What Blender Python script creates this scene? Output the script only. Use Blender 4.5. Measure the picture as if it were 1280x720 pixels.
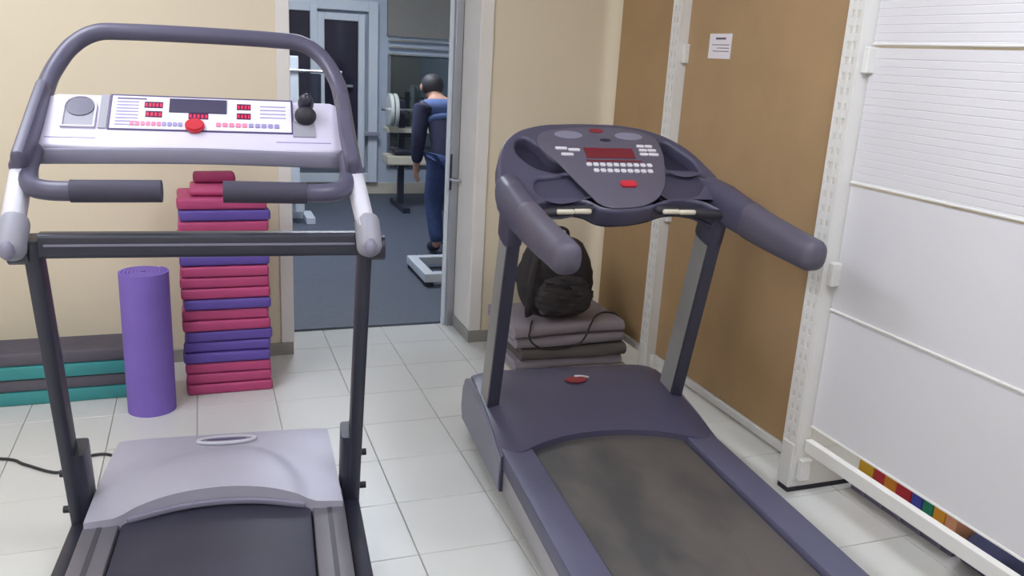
import bpy, bmesh, math, random
from mathutils import Vector, Matrix
random.seed(7)
for o in list(bpy.data.objects):
    bpy.data.objects.remove(o)
scene = bpy.context.scene
COL = scene.collection

# ------------------------------------------------------------------ camera
cam_d = bpy.data.cameras.new('camera'); cam = bpy.data.objects.new('camera', cam_d); COL.objects.link(cam)
cam_d.sensor_fit = 'HORIZONTAL'; cam_d.sensor_width = 36.0
cam_d.lens = 36.0 * 1050.0 / 1280.0
cam_d.clip_start = 0.02
CAM_R = ((0.93921952, 0.0426185, -0.34066166),
         (-0.33909947, 0.2702186, -0.9011068),
         (0.0536493, 0.96185528, 0.26824649))
m4 = Matrix(CAM_R).to_4x4(); m4.translation = Vector((0, 0, 1.55))
cam.matrix_world = m4
scene.camera = cam

# ------------------------------------------------------------------ world, exposure
world = bpy.data.worlds.new('world'); scene.world = world; world.use_nodes = True
world.node_tree.nodes['Background'].inputs[0].default_value = (0.62, 0.66, 0.72, 1)
world.node_tree.nodes['Background'].inputs[1].default_value = 0.35
vs = scene.view_settings
vs.view_transform = 'Standard'; vs.look = 'None'; vs.gamma = 1.0; vs.use_curve_mapping = False
vs.exposure = 0.50
LAMP = 9.0          # radiance of the ceiling lamps in the front room
LAMP_GYM = 17.0      # and of those in the gym behind the doorway

# ------------------------------------------------------------------ materials
def lin(c):
    c = c / 255.0
    return c / 12.92 if c <= 0.04045 else ((c + 0.055) / 1.055) ** 2.4
MATS = {}
def mat(name, rgb, rough=0.5, metal=0.0, var=0.05, scale=8.0, bump=0.0, bscale=120.0, spec=0.5, emit=None):
    if name in MATS: return MATS[name]
    m = bpy.data.materials.new(name); m.use_nodes = True
    nt = m.node_tree; b = nt.nodes['Principled BSDF']
    col = [lin(v) for v in rgb]
    tc = nt.nodes.new('ShaderNodeTexCoord')
    nz = nt.nodes.new('ShaderNodeTexNoise'); nz.inputs['Scale'].default_value = scale; nz.inputs['Detail'].default_value = 4
    nt.links.new(tc.outputs['Object'], nz.inputs['Vector'])
    rp = nt.nodes.new('ShaderNodeValToRGB')
    rp.color_ramp.elements[0].position = 0.3; rp.color_ramp.elements[1].position = 0.7
    rp.color_ramp.elements[0].color = [max(0, v * (1 - var)) for v in col] + [1]
    rp.color_ramp.elements[1].color = [min(1, v * (1 + var)) for v in col] + [1]
    nt.links.new(nz.outputs['Fac'], rp.inputs['Fac']); nt.links.new(rp.outputs['Color'], b.inputs['Base Color'])
    b.inputs['Roughness'].default_value = rough; b.inputs['Metallic'].default_value = metal
    b.inputs['Specular IOR Level'].default_value = spec
    if bump:
        n2 = nt.nodes.new('ShaderNodeTexNoise'); n2.inputs['Scale'].default_value = bscale
        nt.links.new(tc.outputs['Object'], n2.inputs['Vector'])
        bp = nt.nodes.new('ShaderNodeBump'); bp.inputs['Strength'].default_value = bump; bp.inputs['Distance'].default_value = 0.003
        nt.links.new(n2.outputs['Fac'], bp.inputs['Height']); nt.links.new(bp.outputs['Normal'], b.inputs['Normal'])
    if emit:
        b.inputs['Emission Color'].default_value = [lin(v) for v in emit[0]] + [1]
        b.inputs['Emission Strength'].default_value = emit[1]
    MATS[name] = m
    return m

M_TILE = mat('tile_glaze', (206, 207, 204), 0.28, var=0.03, scale=3)
M_GROUT = mat('grout', (190, 188, 183), 0.9)
M_CREAM = mat('cream_paint', (222, 210, 186), 0.75, var=0.02, scale=2, bump=0.1)
M_WHITEP = mat('white_paint', (226, 222, 218), 0.6, var=0.02)
M_CEIL = mat('ceiling_paint', (236, 235, 230), 0.85, var=0.02)
M_BASEB = mat('grey_base_tile', (150, 147, 142), 0.45, var=0.05)
M_RUBBER = mat('rubber_floor', (86, 92, 106), 0.55, var=0.10, scale=40)
M_GYMWALL = mat('gym_wall_paint', (186, 196, 210), 0.6, var=0.03)
M_GYMBROWN = mat('gym_brown_paint', (142, 138, 132), 0.7, var=0.04)
M_PVC = mat('white_pvc', (214, 220, 228), 0.35, var=0.02)
M_DGLASS = mat('dark_window_glass', (48, 46, 62), 0.08, var=0.05)
M_MIRROR = mat('mirror_glass', (120, 130, 134), 0.06, metal=0.85, var=0.02)
M_ALU = mat('aluminium', (176, 180, 188), 0.32, metal=0.85, var=0.03)
M_CHROME = mat('chrome', (220, 222, 226), 0.12, metal=1.0, var=0.02)
M_RACKW = mat('rack_white_paint', (226, 225, 222), 0.45, var=0.02)
M_RACKSLOT = mat('rack_slot_back', (212, 210, 204), 0.6, var=0.03)
M_PANELW = mat('white_back_panel', (218, 217, 221), 0.4, var=0.015, scale=2)
M_BROWN = mat('brown_hardboard', (172, 142, 104), 0.5, var=0.05, scale=5)
M_PAPER = mat('paper', (232, 228, 236), 0.8, var=0.01)
M_INK = mat('ink', (96, 84, 110), 0.8)
M_TEAL = mat('teal_plastic', (58, 142, 144), 0.5, var=0.05)
M_STEPG = mat('step_grey_rubber', (92, 88, 98), 0.75, var=0.06, bump=0.3)
M_ROLL = mat('violet_foam', (126, 102, 190), 0.75, var=0.05, bump=0.3, bscale=300)
M_MAG = mat('magenta_foam', (176, 66, 114), 0.6, var=0.05, bump=0.15, bscale=200)
M_PUR = mat('purple_foam', (92, 72, 156), 0.6, var=0.05, bump=0.15, bscale=200)
M_WINE = mat('wine_cloth', (132, 40, 80), 0.8, var=0.08)
M_BLACK = mat('black_paint', (46, 48, 62), 0.38, var=0.04)
M_BLACKR = mat('black_rubber', (40, 40, 48), 0.6, var=0.06)
M_CORD = mat('black_cord', (36, 35, 40), 0.5)
M_SILVER = mat('silver_plastic', (176, 175, 192), 0.45, metal=0.15, var=0.02)
M_SILVERL = mat('light_silver_plastic', (206, 206, 218), 0.4, var=0.02)
M_CONSW = mat('pale_lilac_plastic', (208, 203, 224), 0.38, var=0.02)
M_FACEW = mat('console_print_film', (226, 222, 240), 0.35, var=0.01)
M_GREYB = mat('grey_plastic_band', (128, 126, 146), 0.42, var=0.03)
M_GREYL = mat('grey_tray_plastic', (150, 150, 162), 0.5, var=0.03)
M_FRAMET = mat('slate_tube_paint', (84, 82, 104), 0.38, var=0.04)
M_FOAM = mat('dark_foam_grip', (62, 60, 78), 0.65, var=0.06, bump=0.2)
M_LCD = mat('display_screen', (70, 66, 92), 0.15, var=0.02)
M_LINE = mat('dark_violet_print', (74, 66, 110), 0.5)
M_LBLUE = mat('pale_blue_print', (150, 144, 190), 0.5)
M_PINKP = mat('pink_print', (222, 130, 160), 0.5)
M_LED = mat('red_led', (200, 30, 70), 0.4, emit=((230, 30, 80), 0.35))
M_LEDOFF = mat('led_window', (84, 40, 74), 0.25)
M_RED = mat('red_button', (196, 44, 60), 0.35)
M_RAILG = mat('grey_side_rail', (110, 108, 116), 0.45, metal=0.2, var=0.04)
M_RAILD = mat('dark_rail_groove', (68, 67, 74), 0.5, var=0.04)
M_BELT1 = mat('black_belt', (50, 50, 66), 0.5, var=0.08, scale=6, bump=0.2, bscale=400)
M_T2 = mat('slate_blue_plastic', (74, 72, 94), 0.4, var=0.03, scale=5)
M_T2D = mat('dark_slate_plastic', (64, 62, 82), 0.45, var=0.03)
M_T2FACE = mat('console_face_film', (92, 88, 104), 0.4, var=0.02)
M_T2PAD = mat('dark_pad_plastic', (40, 38, 58), 0.5, var=0.04)
M_T2RAIL = mat('blue_grey_deck_rail', (88, 88, 112), 0.5, var=0.04, bump=0.2)
M_T2SIDE = mat('grey_side_skirt', (158, 156, 160), 0.45, var=0.03)
M_T2SIDEB = mat('blue_grey_hood_side', (122, 124, 140), 0.4, var=0.03)
M_POST = mat('grey_post_metal', (150, 150, 148), 0.45, metal=0.1, var=0.03)
M_POSTD = mat('dark_post_face', (54, 54, 70), 0.45, var=0.03)
M_GRIP2 = mat('handle_rubber', (84, 80, 96), 0.55, var=0.04)
M_GRIP2L = mat('handle_pale_joint', (122, 122, 158), 0.35, var=0.03)
M_DRED = mat('dark_red_badge', (132, 44, 52), 0.4)
M_T2LED = mat('red_display', (104, 28, 42), 0.3, emit=((150, 24, 44), 0.06))
M_KEY = mat('white_key', (214, 210, 218), 0.45)
M_BAG = mat('black_bag_cloth', (44, 40, 44), 0.75, var=0.15, scale=20, bump=0.4, bscale=60)
M_BAGG = mat('dark_grey_bag_cloth', (62, 58, 62), 0.8, var=0.12, scale=20)
M_MATG = mat('mauve_grey_mat', (150, 142, 152), 0.7, var=0.06)
M_MATD = mat('dark_grey_mat', (100, 94, 92), 0.75, var=0.08)
M_MATC = mat('cream_mat', (206, 196, 188), 0.7, var=0.05)
M_CRATE = mat('blue_grey_crate', (118, 114, 136), 0.4, var=0.08)
M_NAVY = mat('navy_cloth', (64, 68, 104), 0.8, var=0.1)
M_SKIN = mat('skin', (196, 150, 128), 0.55, var=0.04)
M_SHIRT = mat('blue_shirt', (92, 112, 160), 0.85, var=0.08, scale=20)
M_VEST = mat('dark_navy_cloth', (52, 54, 80), 0.85, var=0.1, scale=20)
M_JEANS = mat('blue_denim', (62, 78, 122), 0.85, var=0.15, scale=30)
M_HAIR = mat('dark_hair', (54, 52, 58), 0.6, var=0.1, scale=60)
M_SHOE = mat('dark_shoe', (48, 48, 66), 0.6)
M_BEIGE = mat('beige_pad', (206, 198, 180), 0.6, var=0.03)
M_PLATE = mat('white_weight_plate', (204, 208, 204), 0.45, var=0.04)

def belt2_material():
    m = bpy.data.materials.new('mottled_belt'); m.use_nodes = True  # grey-brown belt with random darker and lighter patches
    nt = m.node_tree; b = nt.nodes['Principled BSDF']
    tc = nt.nodes.new('ShaderNodeTexCoord'); mp = nt.nodes.new('ShaderNodeMapping')
    mp.inputs['Scale'].default_value = (3.2, 1.6, 1); nt.links.new(tc.outputs['Object'], mp.inputs['Vector'])
    nz = nt.nodes.new('ShaderNodeTexNoise'); nz.inputs['Scale'].default_value = 1.6; nz.inputs['Detail'].default_value = 3
    nt.links.new(mp.outputs['Vector'], nz.inputs['Vector'])
    rp = nt.nodes.new('ShaderNodeValToRGB')
    rp.color_ramp.elements[0].position = 0.36; rp.color_ramp.elements[1].position = 0.6
    rp.color_ramp.elements[0].color = (lin(66), lin(65), lin(66), 1)
    rp.color_ramp.elements[1].color = (lin(92), lin(86), lin(82), 1)
    nt.links.new(nz.outputs['Fac'], rp.inputs['Fac']); nt.links.new(rp.outputs['Color'], b.inputs['Base Color'])
    b.inputs['Roughness'].default_value = 0.6
    n2 = nt.nodes.new('ShaderNodeTexNoise'); n2.inputs['Scale'].default_value = 350
    nt.links.new(tc.outputs['Object'], n2.inputs['Vector'])
    bp = nt.nodes.new('ShaderNodeBump'); bp.inputs['Strength'].default_value = 0.25; bp.inputs['Distance'].default_value = 0.002
    nt.links.new(n2.outputs['Fac'], bp.inputs['Height']); nt.links.new(bp.outputs['Normal'], b.inputs['Normal'])
    return m
M_BELT2 = belt2_material()

# ------------------------------------------------------------------ helpers
def link(name, me, parent=None, loc=None, rot=None):
    o = bpy.data.objects.new(name, me); COL.objects.link(o)
    if parent: o.parent = parent
    if loc is not None: o.location = loc
    if rot is not None: o.rotation_euler = rot
    return o
def finish(me, mats, smooth=None):
    if not isinstance(mats, (list, tuple)): mats = [mats]
    for m in mats: me.materials.append(m)
    if smooth is not None:
        for p in me.polygons: p.use_smooth = True
        me.set_sharp_from_angle(angle=math.radians(smooth))
    return me
def obj(name, bm, mats, parent=None, smooth=None, loc=None, rot=None):
    bmesh.ops.recalc_face_normals(bm, faces=bm.faces)
    me = bpy.data.meshes.new(name); bm.to_mesh(me); bm.free()
    return link(name, finish(me, mats, smooth), parent, loc, rot)
def empty(name, loc=(0, 0, 0), rz=0.0):
    o = bpy.data.objects.new(name, None); COL.objects.link(o); o.location = loc; o.rotation_euler = (0, 0, rz)
    o.empty_display_size = 0.1
    return o
def tag(o, label=None, cat=None, group=None, kind=None):
    if label: o['label'] = label
    if cat: o['category'] = cat
    if group: o['group'] = group
    if kind: o['kind'] = kind
    return o
def struct(o, label, cat):
    return tag(o, label, cat, kind='structure')
def box(bm, x0, x1, y0, y1, z0, z1, bev=0.0, seg=2, mi=0):
    vs_ = [bm.verts.new((x, y, z)) for z in (z0, z1) for y in (y0, y1) for x in (x0, x1)]
    fs = [bm.faces.new([vs_[i] for i in q]) for q in ((0, 2, 3, 1), (4, 5, 7, 6), (0, 1, 5, 4), (2, 6, 7, 3), (0, 4, 6, 2), (1, 3, 7, 5))]
    for f in fs: f.material_index = mi
    if bev:
        es = list({e for f in fs for e in f.edges})
        r = bmesh.ops.bevel(bm, geom=es, offset=bev, segments=seg, affect='EDGES', profile=0.5)
        for f in r['faces']: f.material_index = mi
    return bm
def bx(*a, **k): return box(bmesh.new(), *a, **k)
def catmull(pts, n=6):
    P = [Vector(p) for p in pts]
    if len(P) < 3: return P
    Q = [P[0] * 2 - P[1]] + P + [P[-1] * 2 - P[-2]]
    out = []
    for i in range(1, len(Q) - 2):
        for k in range(n):
            t = k / n; a, b, c, d = Q[i - 1], Q[i], Q[i + 1], Q[i + 2]
            out.append(0.5 * ((2 * b) + (c - a) * t + (2 * a - 5 * b + 4 * c - d) * t * t + (3 * b - a - 3 * c + d) * t ** 3))
    out.append(P[-1]); return out
def sweep(bm, pts, ra, rb=None, seg=14, up=(0, 0, 1), round_end=True, smooth_n=6, power=2.0):
    """tube along a smooth path; ra across, rb along the 'up' side; both may be lists over the given points"""
    n0 = len(pts)
    P = catmull(pts, smooth_n) if smooth_n else [Vector(p) for p in pts]
    def val(r, t):
        if r is None: return None
        if isinstance(r, (int, float)): return r
        x = t * (len(r) - 1); i = min(int(x), len(r) - 2); return r[i] + (r[i + 1] - r[i]) * (x - i)
    rings = []
    N = len(P)
    fr = [(i / (N - 1)) for i in range(N)]
    items = [(P[i], fr[i], 1.0) for i in range(N)]
    if round_end:
        t0 = (P[0] - P[1]).normalized(); t1 = (P[-1] - P[-2]).normalized()
        r0 = min(val(ra, 0), val(rb, 0) or 9); r1 = min(val(ra, 1), val(rb, 1) or 9)
        st = [(P[0] + t0 * r0 * math.sin(a) * 0.7, 0.0, math.cos(a)) for a in (1.35, 0.95, 0.5)]
        en = [(P[-1] + t1 * r1 * math.sin(a) * 0.7, 1.0, math.cos(a)) for a in (0.5, 0.95, 1.35)]
        items = st + items + en
    U = Vector(up)
    for i, (p, t, s) in enumerate(items):
        a = items[max(0, i - 1)][0]; b = items[min(len(items) - 1, i + 1)][0]
        T = (b - a).normalized()
        S = T.cross(U)
        if S.length < 1e-4: S = T.cross(Vector((0, 1, 0)))
        S.normalize(); W = S.cross(T).normalized()
        A = val(ra, t) * s; B = (val(rb, t) if rb is not None else val(ra, t)) * s
        ring = []
        for k in range(seg):
            th = 2 * math.pi * k / seg; c, sn = math.cos(th), math.sin(th)
            c = math.copysign(abs(c) ** (2 / power), c); sn = math.copysign(abs(sn) ** (2 / power), sn)
            ring.append(bm.verts.new(p + S * A * c + W * B * sn))
        rings.append(ring)
    for i in range(len(rings) - 1):
        for k in range(seg):
            bm.faces.new((rings[i][k], rings[i][(k + 1) % seg], rings[i + 1][(k + 1) % seg], rings[i + 1][k]))
    bm.faces.new(rings[0][::-1]); bm.faces.new(rings[-1])
    return bm
def tube(pts, ra, rb=None, **k): return sweep(bmesh.new(), pts, ra, rb, **k)
def cyl(bm, c, r, h, axis='Z', seg=24, r2=None):
    mt = Matrix.Translation(Vector(c))
    if axis == 'X': mt = mt @ Matrix.Rotation(math.pi / 2, 4, 'Y')
    if axis == 'Y': mt = mt @ Matrix.Rotation(math.pi / 2, 4, 'X')
    bmesh.ops.create_cone(bm, cap_ends=True, segments=seg, radius1=r, radius2=r if r2 is None else r2, depth=h, matrix=mt)
    return bm
def ball(bm, c, sx, sy, sz, seg=20):
    bmesh.ops.create_uvsphere(bm, u_segments=seg, v_segments=seg // 2 + 2, radius=1,
                              matrix=Matrix.Translation(Vector(c)) @ Matrix.Diagonal((sx, sy, sz, 1)))
    return bm
def plate(name, outlines, z0, z1, mats, parent, mtx=None, bevel=0.0, smooth_curve=True, smooth=40):
    """flat piece with real thickness from z0 to z1, outline(s) in its own plane; later outlines are holes"""
    cu = bpy.data.curves.new(name, 'CURVE'); cu.dimensions = '2D'; cu.fill_mode = 'BOTH'
    for pl in outlines:
        sp = cu.splines.new('BEZIER' if smooth_curve else 'POLY')
        if smooth_curve:
            sp.bezier_points.add(len(pl) - 1)
            for q, p in zip(sp.bezier_points, pl):
                q.co = (p[0], p[1], 0); q.handle_left_type = q.handle_right_type = 'AUTO'
            sp.resolution_u = 6
        else:
            sp.points.add(len(pl) - 1)
            for q, p in zip(sp.points, pl): q.co = (p[0], p[1], 0, 1)
        sp.use_cyclic_u = True
    h = (z1 - z0) / 2
    cu.extrude = max(h - bevel, 1e-5); cu.bevel_depth = bevel; cu.bevel_resolution = 2
    if bevel: cu.offset = -bevel
    tmp = bpy.data.objects.new(name + '_tmp', cu); COL.objects.link(tmp)
    dg = bpy.context.evaluated_depsgraph_get()
    me = bpy.data.meshes.new_from_object(tmp.evaluated_get(dg))
    bpy.data.objects.remove(tmp); bpy.data.curves.remove(cu)
    me.name = name
    M = Matrix.Translation((0, 0, (z0 + z1) / 2))
    if mtx is not None: M = mtx @ M
    me.transform(M)
    bm = bmesh.new(); bm.from_mesh(me); bmesh.ops.remove_doubles(bm, verts=bm.verts, dist=1e-6)
    bmesh.ops.recalc_face_normals(bm, faces=bm.faces); bm.to_mesh(me); bm.free()
    me.materials.clear()
    return link(name, finish(me, mats, smooth), parent)
def rr(x0, x1, y0, y1, r, n=4):
    out = []
    for cx, cy, a0 in ((x1 - r, y1 - r, 0), (x0 + r, y1 - r, 90), (x0 + r, y0 + r, 180), (x1 - r, y0 + r, 270)):
        for k in range(n + 1):
            a = math.radians(a0 + 90 * k / n); out.append((cx + r * math.cos(a), cy + r * math.sin(a)))
    return out
def ell(cx, cy, a, b, n=20): return [(cx + a * math.cos(2 * math.pi * k / n), cy + b * math.sin(2 * math.pi * k / n)) for k in range(n)]
def slope_frame(origin, deg):
    """x across, y up the slope, z out of the face"""
    M = Matrix.Rotation(math.radians(deg), 4, 'X'); M.translation = Vector(origin); return M
ORD = ['lowest', 'second', 'third', 'fourth', 'fifth', 'sixth', 'seventh', 'eighth', 'ninth', 'tenth', 'eleventh', 'twelfth',
       'thirteenth', 'fourteenth', 'fifteenth', 'sixteenth', 'seventeenth', 'eighteenth']

# ================================================================== SETTING
XL, XR, YN, YW, YG, ZC = -2.7, 4.6, -1.9, 4.2, 4.55, 2.75
fl = obj('floor', bx(XL, 2.905, YN, YG, -0.06, -0.006), M_GROUT)
struct(fl, 'pale glossy square floor tiles with thin grey joints', 'floor')
T = 0.33; gap = 0.0035
tb = bx(gap / 2, T - gap / 2, gap / 2, T - gap / 2, -0.008, 0.0, bev=0.0015, seg=1)
bmesh.ops.recalc_face_normals(tb, faces=tb.faces)
tme = bpy.data.meshes.new('tile'); tb.to_mesh(tme); tb.free(); finish(tme, M_TILE)
tb = bx(gap / 2, T - gap / 2, gap / 2, YG - 4.261 - 0.002, -0.008, 0.0, bev=0.0015, seg=1)
bmesh.ops.recalc_face_normals(tb, faces=tb.faces)
tcut = bpy.data.meshes.new('tile'); tb.to_mesh(tcut); tb.free(); finish(tcut, M_TILE)
tx0, ty0 = 0.597 - 9 * T, 2.281 - 12 * T
for i in range(16):
    for j in range(19):
        x, y = tx0 + i * T, ty0 + j * T
        if x < XL - 0.01 or x + T > 2.91 or y < YN or y + T > YG + 0.13: continue
        if y + T > YG + 0.01:
            if 0.1 < x < 1.3: link('tile', tcut, fl, (x, y, 0))
            continue
        link('tile', tme, fl, (x, y, 0))
struct(obj('floor_side', bx(2.907, XR, YN, YG, -0.06, 0.0), M_TILE), 'pale floor of the space behind the white rack', 'floor')
struct(obj('ceiling', bx(XL, XR, YN, YW, ZC, ZC + 0.08), M_CEIL), 'plain white ceiling above the treadmills', 'ceiling')
bm = bmesh.new()
box(bm, XL, 0.405, YW, YG, -0.05, ZC); box(bm, 1.35, XR, YW, YG, -0.05, ZC); box(bm, 0.405, 1.35, YW, YG, 2.15, ZC)
struct(obj('wall_back', bm, M_CREAM), 'cream painted wall with an open doorway into the next room', 'wall')
struct(obj('wall_right', bx(XR, XR + 0.1, YN, YG, -0.05, ZC), M_CREAM), 'cream wall hidden behind the white rack', 'wall')
struct(obj('wall_left', bx(XL - 0.1, XL, YN, YG, -0.05, ZC), M_CREAM), 'cream wall on the left of the room', 'wall')
struct(obj('wall_front', bx(XL, XR, YN - 0.1, YN, -0.05, ZC), M_CREAM), 'cream wall behind the viewer', 'wall')
bm = bmesh.new()
box(bm, XL, 0.405, YW - 0.012, YW, 0.0, 0.065, bev=0.002, seg=1)
struct(obj('baseboard_back', bm, M_BASEB), 'low grey tile skirting along the cream wall behind the foam stack', 'skirting')
bm = bmesh.new(); box(bm, 1.338, XR, YW - 0.012, YW, 0.0, 0.065, bev=0.002, seg=1)
box(bm, 1.338, 1.35, YW, YG - 0.06, 0.0, 0.065, bev=0.002, seg=1)
struct(obj('baseboard_right', bm, M_BASEB), 'low grey tile skirting right of the doorway', 'skirting')
bm = bmesh.new(); box(bm, 0.345, 0.408, YW - 0.014, YW, 0.067, 2.15, bev=0.003)
struct(obj('trim_1', bm, M_WHITEP), 'pale corner strip on the left edge of the doorway', 'trim')
bm = bmesh.new(); box(bm, 1.343, 1.35, YW + 0.002, YG - 0.06, 0.067, 2.15, bev=0.002, seg=1)
box(bm, 1.343, 1.41, YW - 0.01, YW, 0.067, 2.15, bev=0.003)
struct(obj('trim_2', bm, M_WHITEP), 'white painted reveal on the right side of the doorway', 'trim')
# aluminium door frame at the gym end of the doorway
dr = empty('door_1', (1.325, YG - 0.03, 0)); struct(dr, 'slim aluminium door frame with handle on the right of the doorway', 'door frame')
bm = bmesh.new(); box(bm, -0.025, 0.018, -0.03, 0.03, 0, 2.15, bev=0.004); obj('door_post', bm, M_ALU, dr)
bm = bmesh.new(); box(bm, -0.045, -0.025, 0.005, 0.03, 0, 2.15, bev=0.003); obj('door_leaf_edge', bm, M_PVC, dr)
bm = bmesh.new(); box(bm, -0.034, -0.022, -0.034, -0.028, 0.80, 1.0, bev=0.002); h = obj('handle_plate', bm, M_BLACK, dr)
obj('lever', tube([(-0.028, -0.032, 0.86), (-0.028, -0.075, 0.86), (0.0, -0.085, 0.86), (0.06, -0.085, 0.857)], 0.008, seg=10), M_ALU, h, smooth=40)

# ---------------------------------------------- gym beyond the doorway
GX0, GX1, GY = -0.6, 3.3, 9.0
struct(obj('floor_gym', bx(GX0, GX1, YG, GY, -0.06, 0.012), M_RUBBER), 'dark blue grey rubber floor of the gym beyond the doorway', 'floor')
struct(obj('ceiling_gym', bx(GX0, GX1, YG, GY, ZC, ZC + 0.08), M_CEIL), 'white ceiling of the gym beyond the doorway', 'ceiling')
struct(obj('wall_gym_left', bx(GX0 - 0.1, GX0, YG, GY, 0, ZC), M_GYMWALL), 'pale blue grey left wall of the gym', 'wall')
struct(obj('wall_gym_right', bx(GX1, GX1 + 0.1, YG, GY, 0, ZC), M_GYMWALL), 'pale blue grey right wall of the gym', 'wall')
struct(obj('wall_far', bx(GX0, GX1, GY, GY + 0.1, 0, ZC), M_GYMWALL), 'pale blue grey far wall of the gym', 'wall')
struct(obj('baseboard_far', bx(GX0, GX1, GY - 0.02, GY, 0.012, 0.13, bev=0.003), M_BEIGE), 'cream skirting along the far gym wall', 'skirting')
struct(obj('trim_3', bx(1.86, GX1, GY - 0.05, GY, 1.66, ZC), M_GYMBROWN), 'brownish grey wall band above the gym mirror', 'wall band')
def framed(name, x0, x1, z0, z1, panes, label, cat):
    w = empty(name, ((x0 + x1) / 2, GY, z0)); struct(w, label, cat)
    cx = (x0 + x1) / 2
    bm = bmesh.new(); a, b, hgt = x0 - cx, x1 - cx, z1 - z0
    for q in ((a, a + .1, 0, hgt), (b - .1, b, 0, hgt), (a + .1, b - .1, 0, .1), (a + .1, b - .1, hgt - .1, hgt)): box(bm, q[0], q[1], -0.07, -0.001, q[2], q[3], bev=0.006, seg=1)
    obj('frame', bm, M_PVC, w)
    for (p0, p1, q0, q1) in panes:
        bm = bmesh.new(); p0 -= cx; p1 -= cx; q0 -= z0; q1 -= z0; t = 0.07
        for q in ((p0, p0 + t, q0, q1), (p1 - t, p1, q0, q1), (p0 + t, p1 - t, q0, q0 + t), (p0 + t, p1 - t, q1 - t, q1)): box(bm, q[0], q[1], -0.1, -0.04, q[2], q[3], bev=0.006, seg=1)
        s = obj('sash', bm, M_PVC, w)
        obj('pane', bx(p0 + t, p1 - t, -0.075, -0.06, q0 + t, q1 - t), M_DGLASS, s)
    return w
w1 = framed('window_1', 0.62, 1.76, 0.14, 1.98, [(0.70, 1.14, 0.3, 1.92), (1.14, 1.62, 0.3, 1.85)], 'white framed dark glass balcony door on the far gym wall', 'door')
bm = bmesh.new(); box(bm, 0.15, 0.18, -0.125, -0.1, 0.95, 1.08, bev=0.004); box(bm, 0.155, 0.30, -0.14, -0.122, 0.99, 1.015, bev=0.004)
obj('door_handle', bm, M_ALU, w1)
bm = bmesh.new(); box(bm, 0.42, 0.58, -0.14, -0.06, 0.50, 0.54, bev=0.006); obj('sill', bm, M_GREYL, w1)
w2 = empty('mirror', (2.4, GY - 0.02, 0.30)); tag(w2, 'large wall mirror above the weight rack in the gym', 'mirror')
obj('glass', bx(-0.5, 0.85, -0.012, 0.018, 0, 1.16, bev=0.002, seg=1), M_MIRROR, w2)
for z in (1.17, 1.24, 1.31): obj('reflection_bar', bx(-0.53, 0.88, -0.045, 0.018, z, z + 0.016, bev=0.003, seg=1), M_CHROME, w2)  # bright bars standing in for lamp reflections along the mirror top
for x in (-0.53, 0.85): obj('side_rail', bx(x, x + .03, -0.03, 0.018, 0, 1.16, bev=0.003, seg=1), M_ALU, w2)

# ---------------------------------------------- ceiling lamps (the room's own light, plus one added near the left wall)
M_DIFF = mat('lamp_diffuser', (250, 250, 248), 0.5, emit=((240, 244, 255), LAMP))
M_DIFFG = mat('gym_lamp_diffuser', (250, 250, 250), 0.5, emit=((236, 244, 255), LAMP_GYM))
def lamp(x, y, sx, sy, dm, label):
    l = empty('ceiling_lamp', (x, y, ZC)); tag(l, label, 'ceiling lamp', 'ceiling lamps')
    bm = bmesh.new()
    for q in ((-sx, -sx + .03, -sy, sy), (sx - .03, sx, -sy, sy), (-sx + .03, sx - .03, -sy, -sy + .03), (-sx + .03, sx - .03, sy - .03, sy)): box(bm, *q, -0.03, -0.001)
    obj('housing', bm, M_PVC, l)
    obj('diffuser', bx(-sx + .032, sx - .032, -sy + .032, sy - .032, -0.11, -0.004, bev=0.02), dm, l)  # hangs below the housing so its glowing sides light upright faces
lamp(-0.9, 2.75, 0.32, 0.62, M_DIFF, 'white ceiling lamp panel above the silver treadmill')
lamp(-2.0, 0.9, 0.32, 0.62, M_DIFF, 'added white ceiling lamp panel near the left wall')  # added lamp, gives more sideways light on the white rack panels
lamp(1.2, 1.2, 0.32, 0.62, M_DIFF, 'white ceiling lamp panel between the two treadmills and the viewer')
lamp(-1.0, -0.4, 0.32, 0.62, M_DIFF, 'white ceiling lamp panel behind the viewer')
lamp(3.5, 2.0, 0.32, 0.62, M_DIFF, 'white ceiling lamp panel in the space behind the white rack')
lamp(1.0, 6.6, 0.32, 0.62, M_DIFFG, 'white ceiling lamp panel in the gym beyond the doorway')

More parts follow.
